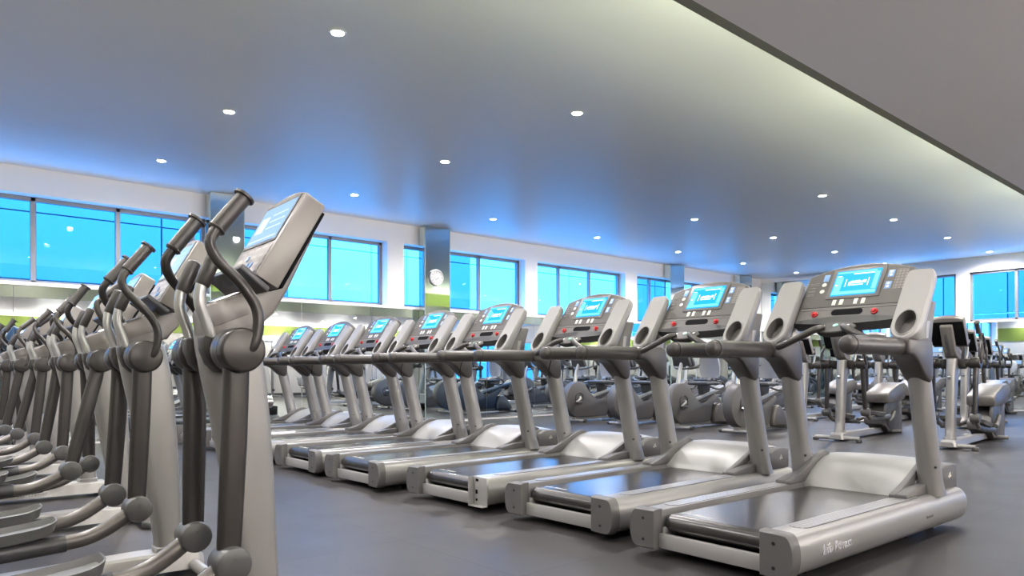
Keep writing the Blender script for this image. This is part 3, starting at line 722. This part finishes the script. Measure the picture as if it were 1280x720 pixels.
def pose(e, aR, aL, lift=(0,0)):
    """swing the two arms (radians) and carry joints and links along"""
    for s, a in ((-1,aR),(1,aL)):
        for base in ('swing_arm','joint_cap','pedal_link'):
            for c in child(e, base):
                if (c.location.y > 0) == (s > 0):
                    if base == 'swing_arm': c.rotation_euler = (0,a,0)
                    else:
                        v = Vector((-.028,0,-.665)); v.rotate(Euler((0,a,0)))
                        c.location = (v.x, s*.24, PV+v.z)
                        if base == 'pedal_link': c.rotation_euler = (0, -.08+a*.45, 0)
EP = [(.88,2.525,-.05),(.915,3.715,-.05),(1.05,5.155,-.045),(1.115,6.465,-.045),(1.18,7.935,-.045),(1.17,9.115,-.045),(1.18,10.20,-.045)]
EA = [(-.0,-.03),(.0,.02),(.20,-.06),(.02,.12),(.06,.2),(.17,-.1),(.05,-.08)]
ELab = ['elliptical trainer nearest the camera at the left, its whole console and curved handle in view',
 'elliptical trainer directly behind the nearest one, lettering on its base beam',
 'third elliptical trainer back in the left row, lower arm tilted',
 'fourth elliptical trainer back in the left row',
 'fifth elliptical trainer back, low at the left of the photo',
 'sixth elliptical trainer back, close to the photo\'s left edge',
 'last elliptical trainer of the left row, nearest the window wall']
tag(EL, ELab[0], 'elliptical trainer', 'elliptical trainers in the left row')
els = []
for i, (x,y,a) in enumerate(EP):
    o = EL if i == 0 else dup(EL, (x,y,0), a, ELab[i], 'elliptical trainers in the left row')
    o.location = (x,y,0); o.rotation_euler = (0,0,a); els.append(o)
# machines of the same kind standing opposite, facing the camera side
far_e = [(9.95,3.07,'silver elliptical trainer facing the camera at the right, nearest of the opposite machines'),
 (9.98,4.42,'silver elliptical trainer seen between the nearest treadmill\'s uprights'),
 (13.4,2.6,'elliptical trainer in the middle distance at the right edge of the photo'),
 (13.4,3.95,'elliptical trainer in the middle distance behind the nearest facing one'),
 (13.4,5.3,'elliptical trainer in the middle distance behind the nearest treadmill\'s console'),
 (13.4,6.65,'elliptical trainer in the middle distance seen past the second treadmill'),
 (16.6,3.2,'farthest elliptical trainer at the right, close to the far wall mirrors'),
 (16.6,4.6,'elliptical trainer by the far wall, second from the right'),
 (16.6,6.0,'elliptical trainer by the far wall, third from the right'),
 (16.6,7.4,'elliptical trainer by the far wall, fourth from the right')]
FA = [(.05,-.12),(-.05,.12),(.15,-.15),(-.1,.1),(.0,.15),(.12,-.08),(.1,-.1),(-.15,.15),(.05,-.02),(-.1,.12)]
fes = []
for (x,y,l) in far_e:
    fes.append(dup(EL, (x,y,0), PI+.04, l, 'elliptical trainers facing the camera'))
for e, (r,l) in zip(els+fes, EA+FA): pose(e, r, l)

# ================================================================== RECUMBENT BIKE
def make_bike():
    t = thing('recumbent_bike')
    b = MB()
    circ = [(.42+.33*math.cos(a), .42+.33*math.sin(a)) for a in [(-.95+3.0*k/20) for k in range(21)]]
    b.prism(circ+[(.16,.58),(.02,.46),(-.10,.40),(-.20,.42),(-.52,.55),(-.60,.50),(-.42,.36),(-.34,.09),(.50,.09)], -.085, .085, .02); hs = b.build('drive_housing', M_CAP, t, ang=30)
    for s in (-1,1):
        b = MB(); b.ring_loft([[(.42+math.cos(a)*r, s*y, .44+math.sin(a)*r) for a in [2*PI*k/28 for k in range(28)]] for r,y in [(.115,.085),(.112,.098),(.098,.100),(.092,.094)]], cap=False); b.build('crank_ring', M_HUBL, t)
        b = MB(); b.cyl((.42,s*.085,.44),(.42,s*.125,.44),.035,16,bev=.006); b.tube([(.42,s*.125,.44),(.42+s*.13,s*.13,.44-s*.07)], .018, 10); ca = b.build('crank', M_STAT, t)
        b = MB(); b.box((.42+s*.13,s*.19,.44-s*.07),(.09,.10,.03),.008); b.build('pedal', M_DARK, ca)
        b = MB(); b.tube([(-.10,s*.24,.68),(-.30,s*.27,.64),(-.46,s*.28,.68),(-.38,s*.28,.76),(-.22,s*.27,.78)], .016, 10, smooth=4); b.build('seat_handle', M_DARK, t)
        b = MB(); b.prism([(.10,.43),(-.86,.66),(-.86,.70),(.06,.50)], min(s*.05,s*.075), max(s*.05,s*.075), .004); b.build('seat_rail', M_STAT, t)
    b = MB(); b.prism([(.08,.38),(-.84,.58),(-.90,.64),(-.86,.70),(.06,.49)], -.05, .05, .01); b.build('rail_body', M_CAP, t)
    b = MB(); b.prism([(-.40,.06),(-.86,.06),(-.86,.14),(-.70,.32),(-.58,.40),(-.48,.38),(-.40,.20)], -.13, .13, .03, 3); b.build('rear_cover', M_LINK, t)
    for x in (.47,-.84):
        b = MB(); b.tube([(x,-.28,.030),(x,.28,.030)], .026, 12); st = b.build('stabiliser', M_BEAM, t)
        for s in (-1,1): b = MB(); b.cyl((x,s*.25,.030),(x,s*.30,.030),.030,12); b.build('end_cap', M_DARK, st)
    b = MB(); b.prism([(.50,.04),(.50,.10),(-.86,.10),(-.86,.04)], -.05, .05, .01); b.build('base_beam', M_BEAM, t)
    b = MB(); b.box((-.26,0,.735),(.36,.40,.06),.025,seg=3); b.build('seat', M_SEAT, t)
    b = MB(); b.prism([(-.36,.56),(-.20,.53),(-.16,.71),(-.40,.71)],-.055,.055,.008); b.build('seat_post', M_DARK, t)
    b = MB(); b.ring_loft([[(x+.12*(z-.80), y*w, z) for x,y in [(-.46,-.20),(-.50,-.11),(-.51,0),(-.50,.11),(-.46,.20),(-.49,.20),(-.53,.11),(-.54,0),(-.53,-.11),(-.49,-.20)]] for z,w in [(.82,.72),(.86,.92),(1.0,1.0),(1.14,.92),(1.20,.74),(1.215,.5)]]); b.build('backrest', M_MESHB, t, ang=60)
    b = MB(); b.tube([(-.42,0,.70),(-.54,0,.82),(-.545,0,1.10)], .022, 10, smooth=3); b.build('backrest_post', M_DARK, t)
    b = MB(); b.tube([(.46,0,.70),(.42,0,.92),(.34,0,1.10)], [.040,.034,.03], 14); b.build('console_column', M_STAT, t)
    V = Vector((.35,0,.94)).normalized(); Nn = Vector((-V.z,0,V.x))
    O = Vector((.30,0,1.04)); b = MB(); b.poly([O+Vector((0,-.17,0)),O+Vector((0,.17,0)),O+V*.22+Vector((0,.15,0)),O+V*.22+Vector((0,-.15,0))], -Nn*.06, .012); cn = b.build('console', M_DARK, t)
    b = MB(); b.poly([O+Nn*.001+V*.08+Vector((0,-.12,0)),O+Nn*.001+V*.08+Vector((0,.12,0)),O+Nn*.001+V*.20+Vector((0,.12,0)),O+Nn*.001+V*.20+Vector((0,-.12,0))], Nn*.002); b.build('screen', M_ESCR, cn)
    b = MB(); b.tube([(.20,-.24,1.04),(.27,-.20,1.01),(.36,-.08,.98),(.36,.08,.98),(.27,.20,1.01),(.20,.24,1.04)], .015, 10, smooth=4); b.build('handlebar', M_DARK, t)
    return t
BK = make_bike()
bikes = [(10.3,5.97,'grey recumbent exercise bike seen between the two nearest treadmills'),
 (10.3,7.05,'grey recumbent exercise bike with pale mesh backrest behind the second treadmill'),
 (10.3,8.25,'grey recumbent exercise bike seen behind the third treadmill'),
 (10.3,9.35,'grey recumbent exercise bike behind the fourth treadmill, nearest the window wall'),
 (13.4,7.95,'recumbent exercise bike in the middle distance behind the pale mesh backrest'),
 (13.4,9.1,'recumbent exercise bike in the middle distance, beside the mirrors'),
 (16.6,8.8,'recumbent exercise bike by the far corner of the hall')]
for i, (x,y,l) in enumerate(bikes):
    if i == 0:
        tag(BK, l, 'exercise bike', 'recumbent bikes facing the camera'); BK.location = (x,y,0); BK.rotation_euler = (0,0,PI)
    else: dup(BK, (x,y,0), PI+.02*(i%3-1), l, 'recumbent bikes facing the camera')

# ================================================================== strength area along the back wall (seen in the mirrors)
def make_tower():
    t = thing('cable_machine')
    b = MB()
    for x in (-.45,.45):
        b.box((x,0,1.05),(.07,.09,2.1),.008); 
    b.box((0,0,2.07),(.98,.09,.08),.008); b.box((0,0,.04),(1.05,.10,.08),.008); b.box((-.45,.35,.035),(.08,.8,.07),.008); b.box((.45,.35,.035),(.08,.8,.07),.008)
    b.build('frame', M_CREAM, t)
    b = MB()
    for x in (-.09,.09): b.cyl((x,0,.08),(x,0,2.03),.012,10)
    b.build('guide_rods', M_CHROME, t)
    for k in range(12):
        if k == 0: b = MB(); b.box((0,0,.11),(.30,.12,.038),.004); pl = b.build('weight_plate', M_IRON, t)
        else: c = pl.copy(); COL.objects.link(c); c.location.z = .043*k
    b = MB(); b.cyl((0,.04,1.98),(0,.08,1.98),.055,20); b.cyl((.45,.06,.25),(.45,.10,.25),.05,20); b.build('pulley', M_DARK, t)
    b = MB(); b.tube([(0,.06,1.95),(0,.06,.65)], .004, 6); b.tube([(.06,.06,1.98),(.40,.08,.25)], .004, 6); b.build('cable', M_BLACK, t)
    b = MB(); b.tube([(.36,.10,1.30),(.40,.12,1.36),(.54,.12,1.36),(.58,.10,1.30)], .013, 8); b.tube([(.36,.10,1.30),(.58,.10,1.30)], .017, 10); b.build('pull_handle', M_DARK, t)
    return t
CT = make_tower()
cxs = [6.0,8.4,10.8,13.2,15.6]
for i, x in enumerate(cxs):
    l = 'pale cable machine with black weight stack by the back wall, %s from the left' % ORD[i]
    if i == 0: tag(CT, l, 'cable machine', 'cable machines along the back wall'); CT.location = (x,YB+.45,0)
    else: dup(CT, (x,YB+.45,0), 0, l, 'cable machines along the back wall')
def make_bench():
    t = thing('weight_bench')
    b = MB(); b.box((0,.28,.44),(.28,.9,.07),.02,seg=3); b.build('seat_pad', M_SEAT, t)
    b = MB(); b.box((0,-.35,.58),(.28,.36,.07),.02,rot=Matrix.Rotation(-.9,3,'X')); b.build('back_pad', M_SEAT, t)
    b = MB(); b.box((0,.1,.34),(.06,1.0,.06),.006); b.box((0,.5,.19),(.05,.05,.30)); b.box((0,-.3,.19),(.05,.05,.30)); b.box((0,.5,.03),(.5,.06,.05),.006); b.box((0,-.3,.03),(.5,.06,.05),.006); b.build('frame', M_CREAM, t)
    return t
BN = make_bench()
for i, x in enumerate([7.2,9.6,12.0,14.4]):
    l = 'padded weight bench standing by the back wall, %s from the left in the mirrors' % ORD[i]
    if i == 0: tag(BN, l, 'bench', 'weight benches along the back wall'); BN.location = (x,YB+1.5,0)
    else: dup(BN, (x,YB+1.5,0), .1*i, l, 'weight benches along the back wall')

# ================================================================== light and sky
w = bpy.data.worlds.new('daylight'); SC.world = w; w.use_nodes = True
bg = w.node_tree.nodes['Background']; bg.inputs['Color'].default_value = (.20,.42,1,1); bg.inputs['Strength'].default_value = 6.8
# portals so that the sky is sampled through the window openings
def portal(loc, rot, sx, sy):
    l = bpy.data.lights.new('window_portal','AREA'); l.shape = 'RECTANGLE'; l.size = sx; l.size_y = sy; l.cycles.is_portal = True
    o = bpy.data.objects.new('window_portal', l); COL.objects.link(o); o.location = loc; o.rotation_euler = rot

# ================================================================== camera
cam = bpy.data.cameras.new('camera'); co = bpy.data.objects.new('camera', cam); COL.objects.link(co)
cam.sensor_width = 36; cam.lens = 906.8/1280*36; cam.shift_y = 102.5/1280; cam.clip_start = .05; cam.clip_end = 200
th = math.radians(48.5)
base = Euler((PI/2, 0, th-PI/2)).to_matrix().to_4x4()
roll = Matrix.Rotation(math.radians(-.209), 4, 'Z')
co.matrix_world = Matrix.Translation((0,0,H_EYE)) @ base @ roll
SC.camera = co
SC.view_settings.view_transform = 'Standard'; SC.view_settings.look = 'None'; SC.view_settings.gamma = 1
SC.view_settings.use_curve_mapping = False; SC.view_settings.exposure = 1.38
SC.cycles.use_denoising = True
SC.cycles.max_bounces = 10; SC.cycles.diffuse_bounces = 4; SC.cycles.glossy_bounces = 5; SC.cycles.transparent_max_bounces = 12
SC.cycles.sample_clamp_indirect = 6
SC.cycles.caustics_reflective = False; SC.cycles.caustics_refractive = False
